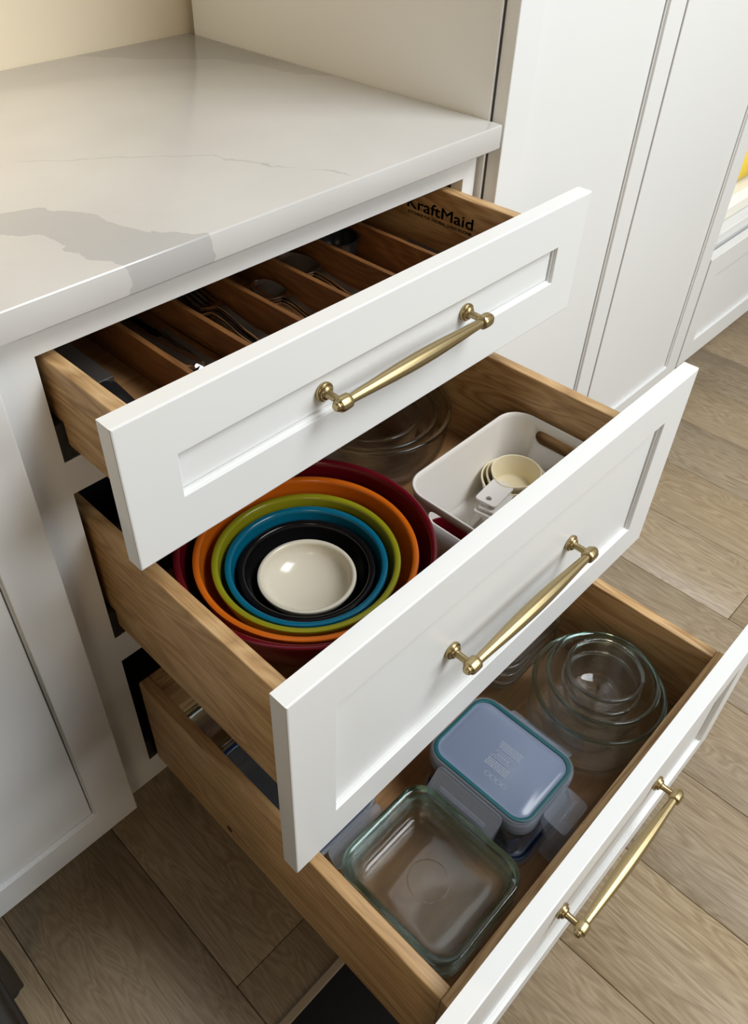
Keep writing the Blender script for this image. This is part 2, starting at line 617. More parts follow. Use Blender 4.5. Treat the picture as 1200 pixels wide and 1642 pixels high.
def text_mesh(name, body, size, m, parent, M, extr=.00015, spacing=1.0, sx=1.0, offset=0, bold=0):
    c = bpy.data.curves.new(name, 'FONT')
    c.body = body
    c.size = size
    c.extrude = extr
    c.space_character = spacing
    c.offset = offset
    t = bpy.data.objects.new(name, c)
    col.objects.link(t)
    dg = bpy.context.evaluated_depsgraph_get()
    me = bpy.data.meshes.new_from_object(t.evaluated_get(dg))
    bpy.data.objects.remove(t)
    xs = [v.co.x for v in me.vertices]
    w = max(xs) - min(xs)
    me.transform(Matrix.Translation((-min(xs), 0, 0)))
    if sx:
        me.transform(Matrix.Scale(sx / w, 4, (1, 0, 0)))
    if bold:
        src = me
        t = bmesh.new()
        for dx, dy in ((0, 0), (bold, 0), (-bold, 0), (0, bold), (0, -bold)):
            t.from_mesh(src)
            n = len(src.vertices)
            t.verts.ensure_lookup_table()
            for v in t.verts[len(t.verts) - n:]:
                v.co += Vector((dx, dy, 0))
        me = bpy.data.meshes.new(name)
        t.to_mesh(me)
        t.free()
    me.transform(M)
    me.materials.clear()
    me.materials.append(m)
    o = bpy.data.objects.new(name, me)
    col.objects.link(o)
    o.parent = parent
    return o


def wall_text(xw):
    # text x -> world -y, text y -> world z, normal -> -x
    return Matrix(((0, 0, -1, xw), (-1, 0, 0, 0), (0, 1, 0, 0), (0, 0, 0, 1)))


xw = BXR - ST - .0002
text_mesh('logo_print', 'KraftMaid', .021, INK, drawers[1], Matrix.Translation((0, .068, .7975)) @ wall_text(xw), sx=.112, bold=.0003)
text_mesh('tagline_print', 'KITCHENS FOR THE REAL LIVING ROOM\u00ae', .0055, INK, drawers[1], Matrix.Translation((0, .066, .7895)) @ wall_text(xw), sx=.109, bold=.00012)
# bolt hole plug on bottom drawer's left board
MB().lathe([(0, 0), (.005, 0), (.005, .0006), (0, .0006)], 20, Matrix.Translation((BXL, -.175, .19)) @ Matrix.Rotation(math.radians(-90), 4, 'Y')).build('screw_hole', BLACKP, drawers[3])

# ------------------------------------------------------------------ left neighbour cabinet (closed shaker door)
lc = empty('door_cabinet')
tag(lc, 'closed white shaker base cabinet beside the open drawers', 'cabinet')
LX0 = -.80
bx('carcass', PAINT, lc, LX0, FL - .0008, .0, .59, .1113, .8835, .0006)
bx('toe_kick', PAINT, lc, LX0, FL - .0008, .085, .1, 0, .1112, 0)
dr = empty('door', parent=lc)
shaker(dr, -.46, -.0195, .117, .872, -.0257, .0195, .055)
dr2 = empty('door', parent=lc)
shaker(dr2, LX0 + .005, -.465, .117, .872, -.0257, .0195, .055)

# ------------------------------------------------------------------ tall pantry cabinet on the right
tc_ = empty('tall_cabinet')
tag(tc_, 'tall white pantry cabinet with two shaker doors beside the countertop', 'cabinet')
TX0, TX1 = XEND + .0006, 1.556
bx('carcass', PAINT, tc_, TX0 + .004, TX1, .004, .6, .11, 2.3, .0006)
bx('toe_kick', PAINT, tc_, TX0 + .02, TX1, .09, .1, 0, .11, 0)
# exposed side: front stile proud of the flat side panel
bx('side_stile', PAINT, tc_, TX0, TX0 + .004, -.0075, .0155, .1113, 2.3, .0008)
bx('side_skin', PAINT, tc_, TX0 + .0012, TX0 + .004, .0155, .6, .12, 2.3, 0)
da = empty('door', parent=tc_)
shaker(da, .6735, 1.1025, .12, 2.27, -.029, .0195, .052)
db = empty('door', parent=tc_)
shaker(db, 1.1085, 1.5545, .12, 2.27, -.029, .0195, .055)

# ------------------------------------------------------------------ bench beyond the pantry
bn = empty('bench')
tag(bn, 'low white built-in bench with drawer beyond the pantry', 'bench')
bx('carcass', PAINT, bn, 1.5565, 2.9, .0, .6, .12, .432, .001)
bx('seat_board', PAINT, bn, 1.5565, 2.9, -.0045, .6, .434, .462, .003)
bx('toe_kick', PAINT, bn, 1.5565, 2.9, .07, .08, 0, .12, 0)
bd = empty('drawer', parent=bn)
shaker(bd, 1.5635, 2.2, .145, .430, -.029, .0195, .055)
bd2 = empty('drawer', parent=bn)
shaker(bd2, 2.206, 2.86, .145, .430, -.029, .0195, .055)
m = MB()
m.loft([rrect(.63, .275, .03, 0), rrect(.645, .29, .04, .015), rrect(.645, .29, .04, .04), rrect(.63, .275, .03, .055)])
cu = m.build('bench_cushion', CUSH, loc=(2.235, .302, .4622))
tag(cu, 'ivory bench cushion lying on the built-in bench', 'cushion')
# yellow pillow leaning on the bench
m = MB()
NP = 20
for sgn in (1, -1):
    t = bmesh.new()
    g_ = []
    for a in range(NP + 1):
        row = []
        for b in range(NP + 1):
            u, v = -1 + 2 * a / NP, -1 + 2 * b / NP
            h = ((1 - abs(u) ** 2.4) * (1 - abs(v) ** 2.4)) ** .5
            k = .21 * (1 - .07 * (1 - abs(u * v)) * max(abs(u), abs(v)) ** 2)
            row.append(t.verts.new((u * k, v * k, sgn * .075 * h)))
        g_.append(row)
    for a in range(NP):
        for b in range(NP):
            q = (g_[a][b], g_[a + 1][b], g_[a + 1][b + 1], g_[a][b + 1])
            t.faces.new(q if sgn > 0 else q[::-1])
    m.join(t)
bmesh.ops.remove_doubles(m.bm, verts=m.bm.verts[:], dist=1e-5)
yp = m.build('pillow', YELLOW, loc=(1.935, .120, .722))
yp.rotation_euler = (math.radians(62), 0, math.radians(-6))
tag(yp, 'yellow knitted pillow resting on the bench cushion', 'pillow')

# ------------------------------------------------------------------ floor mat, stool
mt = empty('floor_mat', (-.34, -.68, 0))
tag(mt, 'black floor mat with taupe binding under the bottom drawer', 'mat')
hx, hy = .46, .337
MB().loft([rrect(hx - .011, hy - .011, .004, .0005), rrect(hx - .011, hy - .011, .004, .0075)]).build('pile', MATB, mt)
m = MB()
for lo, hi, z0, z1 in (((hx), (hx - .012), 0, .009),):
    a = [rrect(hx, hy, .006, .0003), rrect(hx, hy, .006, .006), rrect(hx - .002, hy - .002, .006, .0092), rrect(hx - .011, hy - .011, .004, .0092), rrect(hx - .013, hy - .013, .004, .0070), rrect(hx - .013, hy - .013, .004, .0003)]
    m.loft(a + [a[0]], False, False)
m.build('binding', MATE, mt)

st = empty('stool', (-.45, -.24, 0))
tag(st, 'dark stool leg with black foot in front of the closed door', 'stool')
for sx in (-1, 1):
    for sy in (-1, 1):
        lg = MB().box(sx * .182 - .018, sx * .182 + .018, sy * .182 - .018, sy * .182 + .018, .018, .60, .003).build('leg', DARKWD, st)
        MB().lathe([(0, 0), (.012, 0), (.0145, .003), (.0145, .014), (.010, .018), (0, .018)], 20, Matrix.Translation((sx * .182, sy * .182, 0))).build('foot', RUBBER, lg)
for s in (-1, 1):
    MB().box(-.165, .165, s * .182 - .009, s * .182 + .009, .16, .19, .002).build('stretcher', DARKWD, st)
    MB().box(s * .182 - .009, s * .182 + .009, -.165, .165, .22, .25, .002).build('stretcher', DARKWD, st)
MB().box(-.205, .205, -.205, .205, .60, .64, .01, 3).build('seat', DARKWD, st)

# ------------------------------------------------------------------ cutlery


def strip(m, xs, zfun, wfun, dish, th, n=7, x0=0, zoff=0):
    """a plate along y: half width wfun(y), centre height zfun(y), dish depth dish(y)"""
    top, bot = [], []
    for y in xs:
        w = max(wfun(y), 1e-4)
        rt_, rb_ = [], []
        for k in range(n):
            s = -1 + 2 * k / (n - 1)
            z = zfun(y) - dish(y) * (1 - s * s) + zoff
            rt_.append(Vector((x0 + s * w, y, z + th / 2)))
            rb_.append(Vector((x0 + s * w, y, z - th / 2)))
        top.append(rt_)
        bot.append(rb_)
    loops = [a + b[::-1] for a, b in zip(top, bot)]
    m.loft(loops)


def sm(t):
    t = max(0, min(1, t))
    return t * t * (3 - 2 * t)


def lerp_tab(tab):
    def f(y):
        if y <= tab[0][0]:
            return tab[0][1]
        for (a, va), (b, vb) in zip(tab, tab[1:]):
            if y <= b:
                return va + (vb - va) * sm((y - a) / (b - a))
        return tab[-1][1]
    return f


def frange(a, b, n):
    return [a + (b - a) * i / (n - 1) for i in range(n)]


def spoon(L=.165, bw=.019, bl=.055, hw=.009, depth=.007):
    # handle end at y=0 (towards the room), bowl at y=L
    nb = L - bl
    z = lerp_tab([(0, .004), (nb * .55, .010), (nb - .004, .0155), (nb + .012, .0105), (L, .0125)])

    def w(y):
        if y < nb:
            return lerp_tab([(0, hw * .45), (.008, hw), (nb * .45, hw * .62), (nb * .8, .0030), (nb, .0038)])(y)
        t = (y - nb) / bl
        return max(.0038 * (1 - t), bw * math.sqrt(max(0, 1 - (2 * t - 1.0) ** 2)) ** .9)
    d = lerp_tab([(0, 0), (nb, 0), (nb + bl * .4, depth), (L - .004, depth * .5), (L, 0)])
    m = MB()
    strip(m, frange(0, nb, 16) + frange(nb + .002, L, 16), z, w, d, .0018, 9)
    return m


def fork(L=.185):
    m = MB()
    nb = L - .070
    z = lerp_tab([(0, .004), (nb * .5, .010), (nb, .0165), (nb + .02, .010), (L - .045, .007), (L, .0125)])
    w = lerp_tab([(0, .004), (.008, .009), (nb * .45, .006), (nb * .85, .0032), (nb, .0036), (nb + .022, .0125), (L - .045, .0125)])
    strip(m, frange(0, L - .045, 26), z, w, lambda y: 0, .002, 5)
    for k in range(4):
        x0 = -.0105 + .007 * k
        strip(m, frange(L - .047, L, 8), z, lerp_tab([(L - .047, .0021), (L, .0011)]), lambda y: 0, .002, 3, x0)
    return m


def knife(L=.21):
    m = MB()
    nb = .10
    z = lambda y: .005
    w = lerp_tab([(0, .005), (.006, .010), (.05, .0075), (nb, .006), (nb + .02, .009), (L - .03, .0095), (L, .002)])
    strip(m, frange(0, nb, 14), z, w, lambda y: -.002, .005, 5)
    strip(m, frange(nb, L, 16), z, w, lambda y: 0, .0016, 3)
    return m


def place(name, m, material, loc, rz=0, rx=0, ry=0, label='', cat='', group=None, me=None):
    o = m.build(name, material, loc=loc, angle=50) if m else bpy.data.objects.new(name, me)
    if not m:
        col.objects.link(o)
        o.location = loc
    o.rotation_euler = (rx, ry, rz)
    tag(o, label, cat, group)
    return o


zf = zt + .0005
# table knives: handles towards the room
k0 = place('table_knife', knife(), STEEL, (.199, -.032, zf + .003), .02, label='table knife with rounded silver handle, uppermost in the knife compartment', cat='knife', group='table knives in the top drawer')
for i, (dx, dy, dz, rz, lb) in enumerate(((-.018, .01, -.003, -.10, 'table knife lying closest to the left divider of the knife compartment'), (-.008, .022, .005, .10, 'table knife lying crosswise over the other table knives'), (.006, .004, .0065, -.03, 'table knife lying topmost on the crosswise one'))):
    place('table_knife', None, None, (.199 + dx, -.032 + dy, zf + .003 + dz), rz, label=lb, cat='knife', group='table knives in the top drawer', me=k0.data)
ORD = ('lowest', 'second from the bottom', 'in the middle', 'second from the top', 'topmost')
f0 = None
for i, w in enumerate(ORD):
    loc = (.261 + .001 * i + .003 * (i % 2), -.060 - .002 * i, zf + .0036 * i)
    f0 = place('dinner_fork', fork() if i == 0 else None, STEEL, loc, .03 - .015 * i, label='dinner fork, %s of the nested fork stack' % w, cat='fork', group='dinner forks in the top drawer', me=f0.data if f0 else None)
# teaspoons: two little stacks side by side
s0 = None
for i, (x, y, z, rz, lb) in enumerate(((.3185, -.078, 0, .0, 'teaspoon lowest in the stack nearer the forks'), (.319, -.080, .0040, .0, 'teaspoon topmost in the stack nearer the forks'), (.339, -.090, .0060, .0, 'teaspoon lowest in the stack nearer the large spoons'), (.3395, -.091, .0100, .0, 'teaspoon in the middle of the stack nearer the large spoons'), (.340, -.092, .0140, .0, 'teaspoon topmost in the stack nearer the large spoons'))):
    s0 = place('teaspoon', spoon(.165, .0172) if i == 0 else None, STEEL, (x, y, zf + z), rz, label=lb, cat='spoon', group='teaspoons in the top drawer', me=s0.data if s0 else None)
# tablespoons with patterned handles
PATT, nt_, b_ = mat('engraved_silver')
b_.inputs['Metallic'].default_value = 1
b_.inputs['Base Color'].default_value = (.62, .61, .58, 1)
b_.inputs['Roughness'].default_value = .24
tcx = nt_.nodes.new('ShaderNodeTexCoord')
vo = nt_.nodes.new('ShaderNodeTexVoronoi')
vo.inputs['Scale'].default_value = 260
sepx = nt_.nodes.new('ShaderNodeSeparateXYZ')
nt_.links.new(tcx.outputs['Object'], vo.inputs['Vector'])
nt_.links.new(tcx.outputs['Object'], sepx.inputs[0])
msk = math_node(nt_, 'LESS_THAN', sepx.outputs[1], .06)
bpn = nt_.nodes.new('ShaderNodeBump')
bpn.inputs['Distance'].default_value = .0012
nt_.links.new(math_node(nt_, 'MULTIPLY', vo.outputs['Distance'], msk), bpn.inputs['Height'])
nt_.links.new(bpn.outputs['Normal'], b_.inputs['Normal'])
t0 = None
for i, w in enumerate(ORD):
    t0 = place('serving_spoon', spoon(.195, .0225, .068, .011, .009) if i == 0 else None, PATT, (.399 + .002 * i, -.086 - .002 * i, zf + .0042 * i), -.03 + .01 * i, label='large spoon with engraved handle, %s of its stack' % w, cat='spoon', group='large spoons in the top drawer', me=t0.data if t0 else None)
# black ladle head in the sixth compartment
ld = empty('ladle', (.484, .078, zf))
tag(ld, 'black ladle standing tilted in its own compartment beside the engraved spoons', 'ladle')
MB().lathe([(0, 0), (.012, .001), (.022, .008), (.027, .02), (.028, .034), (.0295, .035), (.0295, .0365), (.0265, .0365), (.0255, .022), (.020, .010), (.011, .0035), (0, .0025)], 36).build('bowl', BLACKP, ld)
MB().tube([(0, .028, .033), (.0, .05, .036), (0, .12, .03), (0, .25, .012)], .004, 8).build('shaft', DSTEEL, ld)
# long dark spatula in the last compartment
sp = empty('cake_knife', (.578, -.06, zf))
tag(sp, 'long dark cake knife lying flat along the printed drawer board', 'knife')
m = MB()
strip(m, frange(.1, .34, 20), lambda y: .004, lerp_tab([(.1, .006), (.13, .016), (.30, .016), (.34, .003)]), lambda y: 0, .0018, 3)
m.build('blade', DSTEEL, sp)
MB().box(-.010, .010, -.03, .104, .001, .013, .004).build('handle', BLACKP, sp)
# broad steel utensil with black handle in the first compartment
ut = empty('kitchen_cleaver', (.086, 0, zf))
tag(ut, 'broad steel utensil with black handle in the widest cutlery compartment', 'utensil')
m = MB()
m.box(-.0115, .0125, .0, .27, .033, .039, .0008)
m.box(-.0125, -.0105, .0, .27, .004, .039, .0006)
m.build('blade', DSTEEL, ut)
m = MB()
loops = []
for y, w, h, zc in ((.004, .010, .006, .032), (-.004, .0125, .009, .030), (-.03, .012, .010, .026), (-.07, .011, .010, .020), (-.11, .013, .011, .016), (-.121, .008, .007, .0155)):
    loops.append([Vector((w * math.cos(a), y, zc + h * math.sin(a))) for a in [2 * math.pi * k / 20 for k in range(20)]])
m.loft(loops)
m.build('handle', BLACKP, ut)

# ------------------------------------------------------------------ middle drawer: nested mixing bowls
Z0 = FLOORT[2]
BC = (.2125, -.1475)


def mixing_bowl(key, R, zrim, zbot, label, rimw=.0075):
    H = zrim - zbot
    fr = R * .30
    Ro, Ri, Hi = R - .0035, R - rimw - .0004, H - .0075
    N = 16
    a0 = math.asin(fr / Ro)
    z00 = (H - .006) * (1 - math.cos(a0))
    prof = [(0, .0012), (fr * .86, .0012), (fr * .9, 0), (fr, 0)]
    for k in range(1, N + 1):
        a = a0 + (math.pi / 2 - a0) * k / N
        prof.append((Ro * math.sin(a), ((H - .006) * (1 - math.cos(a)) - z00) * (H - .006) / (H - .006 - z00)))
    prof += [(R - .0012, H - .0055), (R, H - .003), (R - .0005, H - .0008), (R - .0025, H), (R - rimw + .002, H - .0002), (R - rimw, H - .002)]
    fi = fr * 1.02 if key != 'ivory' else R * .06
    b0_ = math.asin(fi / Ri)
    zb_ = Hi * (1 - math.cos(b0_))
    for k in range(0, N + 1):
        a = b0_ + (math.pi / 2 - b0_) * (1 - k / N)
        prof.append((Ri * math.sin(a), .0034 + min((Hi * (1 - math.cos(a)) - zb_) * Hi / (Hi - zb_), H - .0074)))
    prof.append((0, .0034))
    o = MB().lathe(prof, 96).build('mixing_bowl', BOWLS[key], loc=(BC[0], BC[1], zbot), angle=50)
    tag(o, label, 'bowl', 'nested mixing bowls')
    return o


mixing_bowl('crimson', .1496, .585, Z0 + .0004, 'dark crimson mixing bowl, outermost and largest of the nested set')
mixing_bowl('orange', .1295, .572, Z0 + .0050, 'orange mixing bowl nested just inside the crimson one')
mixing_bowl('lime', .1093, .561, Z0 + .0095, 'olive lime green mixing bowl nested inside the orange one')
mixing_bowl('teal', .0948, .553, Z0 + .0140, 'teal blue mixing bowl nested inside the lime green one')
mixing_bowl('black', .0805, .5435, Z0 + .0185, 'black mixing bowl nested inside the teal blue one')
mixing_bowl('ivory', .0587, .531, Z0 + .0230, 'small ivory mixing bowl at the centre of the nested set', .006)


# ------------------------------------------------------------------ glass bowls
def glass_bowl(R, H, base, loc, label, group, material=GLASSC, th=.0045, tilt=(0, 0), rim=.003, straight=.5):
    out, inn = [], []
    N = 12
    for i in range(N + 1):
        t = i / N
        r = base + (R - rim - base) * ((1 - (1 - t) ** (2 + 2 * straight)) ** .6 if straight >= 0 else t ** .8) if t > 0 else base
        z = (H - .006) * t ** 1.25
        out.append((r, z))
        inn.append((r - th, z * ((H - .006 - .005) / (H - .006)) + .005))
    prof = [(0, .0008), (base * .8, .0008), (base * .85, 0)] + out
    prof += [(R - .0006, H - .0055), (R, H - .003), (R - .001, H - .0006), (R - .003, H), (R - rim - th + .001, H - .0006), (R - rim - th, H - .003)]
    prof += inn[::-1][1:] + [(0, .005)]
    o = MB().lathe(prof, 80).build('glass_bowl', material, loc=loc, angle=60)
    o.rotation_euler = (tilt[0], tilt[1], 0)
    rim_faces(o, H - .0062, GRIM if material is GLASS else GRIMC)
    tag(o, label, 'bowl', group)
    return o


def rim_faces(o, z, m):
    o.data.materials.append(m)
    for p in o.data.polygons:
        if p.center.z > z:
            p.material_index = 1


g = 'glass bowls in the middle drawer'
glass_bowl(.118, .085, .068, (.486, .011, Z0 + .0005), 'largest clear glass bowl behind the white bin, outermost of its stack', g)
glass_bowl(.099, .072, .056, (.486, .011, Z0 + .0065), 'clear glass bowl nested in the middle of the stack behind the white bin', g)
glass_bowl(.074, .062, .040, (.486, .011, Z0 + .0125), 'smallest clear glass bowl nested innermost behind the white bin', g)

# ------------------------------------------------------------------ white bin with handle slots
BX0, BX1, BY0, BY1, BZ = .3675, .6035, -.3185, -.1530, .580
bcx, bcy, bhx, bhy = (BX0 + BX1) / 2, (BY0 + BY1) / 2, (BX1 - BX0) / 2, (BY1 - BY0) / 2
bh = BZ - Z0 - .0005
L_ = []
for ins, z in ((.016, 0), (.0125, .0015), (.010, .006), (.0015, bh - .008), (.0, bh - .004), (.0, bh - .0008), (.0008, bh), (.0022, bh), (.0030, bh - .0008), (.0038, bh - .008), (.0122, .008), (.0140, .0036), (.018, .0024)):
    L_.append(rrect(bhx - ins, bhy - ins, .034 - ins * .6, z, 10))
m = MB()
m.loft(L_)
bin_o = m.build('storage_bin', WPLAS, loc=(bcx, bcy, Z0 + .0005), angle=50)
cut = MB()
lp = rrect(.034, .0105, .0105, -.2, 8)
cut.loft([lp, [p + Vector((0, 0, .4)) for p in lp]], M=Matrix.Translation((0, .004, bh - .0245)) @ Matrix(((0, 0, 1, 0), (1, 0, 0, 0), (0, 1, 0, 0), (0, 0, 0, 1))))
co = cut.build('cutter', WPLAS, loc=bin_o.location)
bpy.context.view_layer.update()
md = bin_o.modifiers.new('slots', 'BOOLEAN')
md.object = co
md.operation = 'DIFFERENCE'
md.solver = 'EXACT'
dg = bpy.context.evaluated_depsgraph_get()
me2 = bpy.data.meshes.new_from_object(bin_o.evaluated_get(dg))
bin_o.modifiers.clear()
bin_o.data = me2
bpy.data.objects.remove(co)
tag(bin_o, 'white plastic storage bin with slot handles beside the mixing bowls', 'bin')
ZB = Z0 + .0005 + .0026


def measuring_cup(R, H, hl, loc, rz, label, material, group):
    root = empty('measuring_cup', loc, rz=rz)
    tag(root, label, 'measuring cup', group)

    def loop(r, z):
        pts = []
        for k in range(48):
            a = 2 * math.pi * k / 48
            c, s = math.cos(a), math.sin(a)
            q = 1 + .16 * max(0, -c) ** 6
            pts.append(Vector((r * c * q, r * s, z)))
        return pts
    ls = [loop(R * .80, 0), loop(R * .84, .002), loop(R * .96, H - .004), loop(R, H - .003), loop(R, H), loop(R - .0022, H), loop(R * .96 - .002, H - .005), loop(R * .82 - .001, .004), loop(R * .74, .0022)]
    MB().loft(ls).build('cup', CREAM, root)
    # flat handle with a hanging hole, pointing to -x
    t = bmesh.new()
    hw = .0155
    x1 = -R * 1.05
    ring = rrect(hl / 2, hw, .005, 0, 4, x1 - hl / 2 + .004, 0)
    hc = Vector((x1 - hl + .014, 0, 0))
    mh = MB()
    n = len(ring)
    hole = [hc + Vector((.0040 * math.cos(.35 + 2 * math.pi * k / n), .0040 * math.sin(.35 + 2 * math.pi * k / n), 0)) for k in range(n)]
    up_ = lambda L, z: [p + Vector((0, 0, z)) for p in L]
    t.free()
    mh.loft([up_(ring, H - .0035), up_(ring, H - .0008), up_(hole, H - .0008), up_(hole, H - .0035), up_(ring, H - .0035)], False, False)
    mh.build('grip', material, root)
    return root


g = 'nested measuring cups in the white bin'
measuring_cup(.0458, .042, .046, (.5435, -.2095, ZB), .16, 'largest cream measuring cup, outermost of the nest in the white bin', WPLAS, g)
measuring_cup(.0400, .038, .048, (.5435, -.2100, ZB + .010), .20, 'middle cream measuring cup of the nest in the white bin', WPLAS, g)
measuring_cup(.0342, .034, .050, (.5430, -.2105, ZB + .022), .10, 'smallest measuring cup of the nest with white handle tab', WPLAS, g)
# loose small round measures beside the nest
for i, (R, z, lb) in enumerate(((.0300, 0, 'round cream measure lying under two smaller ones beside the cup nest'), (.0275, .009, 'middle round cream measure stacked beside the cup nest'), (.0250, .018, 'topmost round cream measure stacked beside the cup nest'))):
    o = MB().lathe([(0, 0), (R * .8, 0), (R * .98, .026), (R, .027), (R, .029), (R - .0022, .029), (R * .78, .0024), (0, .0022)], 40).build('round_measure', CREAM, loc=(.546, -.264, ZB + z), angle=50)
    tag(o, lb, 'measure', 'round measures in the white bin')
o = MB().lathe([(0, 0), (.018, 0), (.022, .046), (.0225, .048), (.0205, .048), (.0166, .0024), (0, .0022)], 36).build('egg_cup_measure', CREAM, loc=(.574, -.2935, ZB), angle=50)
o.location = (.577, -.270, ZB)
tag(o, 'tall cream scoop against the slotted far wall of the bin', 'scoop')
o = MB().lathe([(0, 0), (.025, 0), (.0280, .026), (.0285, .028), (.0265, .028), (.0235, .0024), (0, .0022)], 36).build('silicone_cup', BOWLS['crimson'], loc=(.407, -.203, ZB), angle=50)
tag(o, 'dark red cup inside the bin, glimpsed through its slot handle', 'cup')
# measuring spoons lying flat
ms = MB()
ms.lathe([(0, 0), (.010, .001), (.0155, .006), (.016, .009), (.0148, .009), (.0095, .0025), (0, .0018)], 28)
ms.box(-.062, -.0148, -.005, .005, .0066, .0086, .0008)
me_ = ms.mesh('measuring_spoon', WPLAS, 50)
for loc, rz, lb in (((.500, -.200, ZB), .1, 'white measuring spoon lying on the bin floor under the cup handles'), ((.468, -.214, ZB), 2.6, 'white measuring spoon lying alone near the bin end')):
    o = bpy.data.objects.new('measuring_spoon', me_)
    col.objects.link(o)
    o.location = loc
    o.rotation_euler = (0, 0, rz)
    tag(o, lb, 'spoon', 'measuring spoons in the white bin')

pn = MB().loft([rrect(hx_, hy_, r_, z_, 8) for hx_, hy_, r_, z_ in ((.112, .068, .02, 0), (.115, .071, .022, .003), (.120, .076, .025, .118), (.124, .080, .027, .120), (.124, .080, .027, .1215), (.1185, .0745, .024, .1205), (.113, .069, .021, .004), (.110, .066, .02, .003))]).build('roasting_pan', BLACKP, loc=(.180, .090, Z0 + .0005), angle=50)
tag(pn, 'black roasting pan at the back of the middle drawer behind the bowls', 'pan')

# ------------------------------------------------------------------ bottom drawer
Z3F = FLOORT[3]


def glass_dish(name, hx, hy, H, r, loc, label, group=None, cat='dish', th=.0055, flare=.014, lip=.004, material=GLASS):
    ls = []
    for ins, z, rr in ((flare + .006, 0, r - .008), (flare + .001, .0018, r - .004), (flare - .002, .007, r - .003), (lip + .0008, H - .011, r - .001), (lip, H - .0085, r - .0005), (.0006, H - .0068, r), (0, H - .004, r), (.0006, H - .001, r), (.002, H, r - .001),
                       (lip + th - .0015, H - .0006, r - .004), (lip + th, H - .003, r - .005), (flare + th - .0015, .0115, r - .009), (flare + th + .003, .0068, r - .012), (flare + th + .009, .0055, r - .016)):
        ls.append(rrect(hx - ins, hy - ins, max(rr, .004), z, 10))
    o = MB().loft(ls).build(name, material, loc=loc, angle=60)
    rim_faces(o, H - .0090, GRIM if material is GLASS else GRIMC)
    tag(o, label, cat, group)
    return o


g = 'square glass dishes stacked in the bottom drawer'
sq = (.1605, -.411)
glass_dish('glass_dish', .0790, .0880, .0425, .030, (sq[0], sq[1], Z3F + .0005), 'square glass dish at the bottom of the stack in the drawer corner', g)
glass_dish('glass_dish', .0790, .0880, .0425, .030, (sq[0] + .0005, sq[1], Z3F + .0185), 'square glass dish in the middle of the stack in the drawer corner', g)
d1 = glass_dish('glass_dish', .0795, .0885, .0425, .030, (sq[0], sq[1], Z3F + .0365), 'square glass dish on top of the stack in the front drawer corner', g)
ring = [(.026 * math.cos(2 * math.pi * k / 48), .026 * math.sin(2 * math.pi * k / 48), .0058) for k in range(48)]
MB().tube(ring + ring[:2], .0009, 6).build('embossed_ring', GLASS, d1)
ring = [(.0265 * math.cos(2 * math.pi * k / 48) - .005, .0265 * math.sin(2 * math.pi * k / 48) + .004, .0006) for k in range(48)]

g = 'round glass bowls nested in the bottom drawer'
bc = (.508, -.4205)
glass_bowl(.0925, .106, .072, (bc[0], bc[1], Z3F + .0005), 'large round glass bowl with green rim, outermost of the nest by the drawer front', g, GLASS, straight=.9)
glass_bowl(.0775, .122, .046, (bc[0] + .001, bc[1], Z3F + .0062), 'medium round glass bowl sitting inside the large green rimmed one', g, GLASS, straight=-1)
glass_bowl(.0545, .062, .036, (bc[0] + .0, bc[1] - .001, Z3F + .0550), 'small round glass bowl holding another small one inside the nest', g, GLASSC, th=.0032, straight=-1, rim=.0025)
glass_bowl(.0530, .062, .035, (bc[0] + .001, bc[1], Z3F + .0815), 'small round glass bowl topmost of the nest', g, GLASSC, th=.0032, straight=-1, rim=.0025)

g = 'long glass loaf dishes behind the round bowls'
glass_dish('loaf_dish', .080, .062, .045, .032, (.523, -.2535, Z3F + .0005), 'long glass loaf dish lowest of three behind the round bowls', g, material=GLASSC)
glass_dish('loaf_dish', .080, .062, .045, .032, (.523, -.2535, Z3F + .0205), 'long glass loaf dish in the middle of three behind the round bowls', g, material=GLASSC)
glass_dish('loaf_dish', .080, .062, .045, .032, (.523, -.2535, Z3F + .0405), 'long glass loaf dish topmost of three behind the round bowls', g, material=GLASSC)


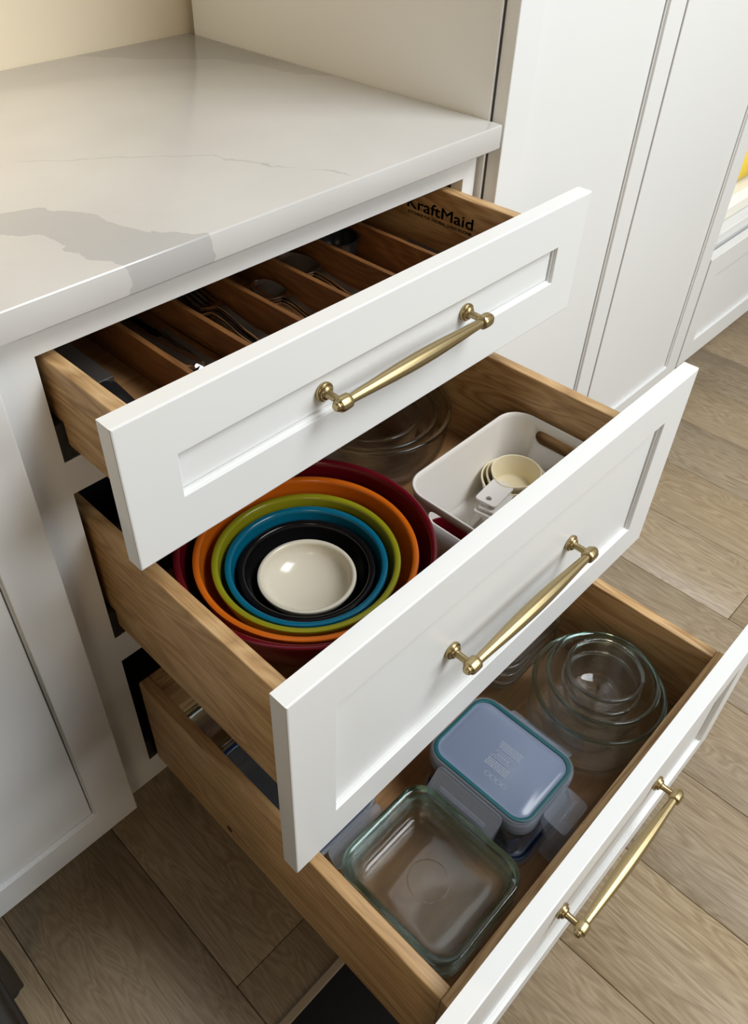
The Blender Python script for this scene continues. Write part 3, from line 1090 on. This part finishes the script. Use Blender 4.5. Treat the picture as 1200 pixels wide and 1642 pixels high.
# ------------------------------------------------------------------ locking lids
def lock_lid(hx, hy, loc, label, seal, group, flaps, marks=False, rz=0, plate=None):
    """origin at the lid's underside; flaps: dict side -> (centre, half length, droop angle deg, length)"""
    root = empty('container_cover', loc, rz=rz)
    tag(root, label, 'lid', group)
    r = .027
    ls = []
    for ins, z in ((.0045, .0), (.0045, .0045), (.0058, .0062), (.0085, .0062), (.0100, .0048), (.0140, .0048), (.0155, .0058)):
        ls.append(rrect(hx - ins, hy - ins, max(r - ins * .8, .004), z, 10))
    MB().loft(ls).build('plate', plate or LIDP, root)
    a = [rrect(hx - .0048, hy - .0048, r - .004, .0046), rrect(hx - .0048, hy - .0048, r - .004, .0068), rrect(hx - .0070, hy - .0070, r - .0055, .0074), rrect(hx - .0095, hy - .0095, r - .0075, .0066), rrect(hx - .0095, hy - .0095, r - .0075, .0044)]
    MB().loft(a + [a[0]], False, False).build('seal', seal, root)
    a = [rrect(hx - .0046, hy - .0046, r - .004, -.001), rrect(hx - .0006, hy - .0006, r, -.001), rrect(hx, hy, r, .001), rrect(hx - .0006, hy - .0006, r, .0042), rrect(hx - .0022, hy - .0022, r - .001, .0056), rrect(hx - .0044, hy - .0044, r - .004, .0056)]
    MB().loft(a + [a[0]], False, False).build('rim', FLAPP, root)
    for side, (c, hl, ang, ln) in flaps.items():
        m = MB()
        lp = rrect(hl, ln / 2, .006, 0, 5, 0, -ln / 2)
        m.loft([[p + Vector((0, 0, -.0006)) for p in lp], [p + Vector((0, 0, .0006)) for p in lp]])
        m.box(-hl * .72, hl * .72, -ln * .66, -ln * .50, .0006, .0022, .0006)
        m.tube([p + Vector((0, 0, .0004)) for p in lp + lp[:2]], .0008, 6)
        R_ = {'front': 0, 'left': -90, 'right': 90, 'back': 180}[side]
        off = {'front': (c, -hy), 'left': (-hx, c), 'right': (hx, c), 'back': (c, hy)}[side]
        M = Matrix.Translation((off[0], off[1], .003)) @ Matrix.Rotation(math.radians(R_), 4, 'Z') @ Matrix.Rotation(math.radians(ang), 4, 'X')
        bmesh.ops.transform(m.bm, matrix=M, verts=m.bm.verts[:])
        m.build('flap', FLAPP, root)
    if marks:
        m = MB()
        z0, z1 = .0058, .0061
        rnd = random.Random(3)
        for gx, s in ((-.016, 1), (.014, -1)):
            for q in range(4):
                y = -.020
                while y < .011:
                    w = rnd.uniform(.0012, .0034)
                    m.box(gx - .0055 + .003 * q, gx - .0035 + .003 * q, y, y + w, z0, z1)
                    y += w + .0009
            for k in range(3):
                x = gx + s * (.0092 + .0026 * k)
                y = -.018 + .003 * k
                while y < .011 - .002 * k:
                    w = rnd.uniform(.001, .003)
                    m.box(x - .0006, x + .0006, y, y + w, z0, z1)
                    y += w + .0008
        for k in range(4):
            rg = [(-.032 + .0035 * math.cos(t), -.022 + .0085 * k - .004 + .0035 * math.sin(t), z0) for t in [2 * math.pi * q / 16 for q in range(17)]]
            m.tube(rg, .0004, 5)
        m.build('embossing', EMB, root)
    return root


LXC, LYC = .3265, -.389
g = 'lids stacked on the lidded glass box'
FA = {'left': (.0, .050, 48, .040), 'front': (.0, .027, 10, .034), 'right': (.004, .048, 62, .034)}
FB = {'left': (.0, .050, 60, .036), 'front': (-.002, .027, 58, .034), 'right': (-.010, .048, 40, .030)}
FC = {'front': (.003, .027, 74, .034), 'right': (-.004, .048, 70, .03)}
lock_lid(.0645, .0815, (LXC, LYC, .2745), 'frosted storage lid with teal seal on top of the lid stack', TEAL, g, FA, True)
lock_lid(.0645, .0815, (LXC, LYC, .2657), 'frosted storage lid with teal seal second from top of the stack', TEAL, g, FB)
lock_lid(.0645, .0815, (LXC, LYC, .2569), 'frosted storage lid with teal seal lowest of the three stacked teal ones', TEAL, g, FC)
gb = glass_dish('glass_box', .0620, .0785, .0592, .020, (LXC, LYC, .1950), 'glass food box under the stack of teal sealed lids', None, 'container', flare=.006, lip=.002, th=.004)
lock_lid(.0740, .0850, (LXC + .006, LYC - .0045, Z3F + .0060), 'wide storage lid with navy seal lying on the drawer floor under the glass box', NAVY, g, {'front': (.0, .03, 12, .022), 'left': (.0, .04, 14, .018)})

# second lidded box along the left wall
g = None
bx2 = glass_dish('glass_box', .0640, .0970, .058, .020, (.128, -.206, Z3F + .0005), 'glass food box with navy lid along the drawer side board', None, 'container', flare=.006, lip=.002, th=.004)
lock_lid(.0665, .0990, (.128, -.206, Z3F + .0602), 'navy sealed lid clipped onto the glass box along the drawer side board', NAVY, None, {'front': (.008, .045, 52, .030)}, False, plate=CLEARPL)
# rounded glass dish at the back of the slot
glass_dish('glass_dish', .062, .038, .066, .028, (.120, -.067, Z3F + .0005), 'small rounded glass dish behind the lidded box near the drawer back', None)
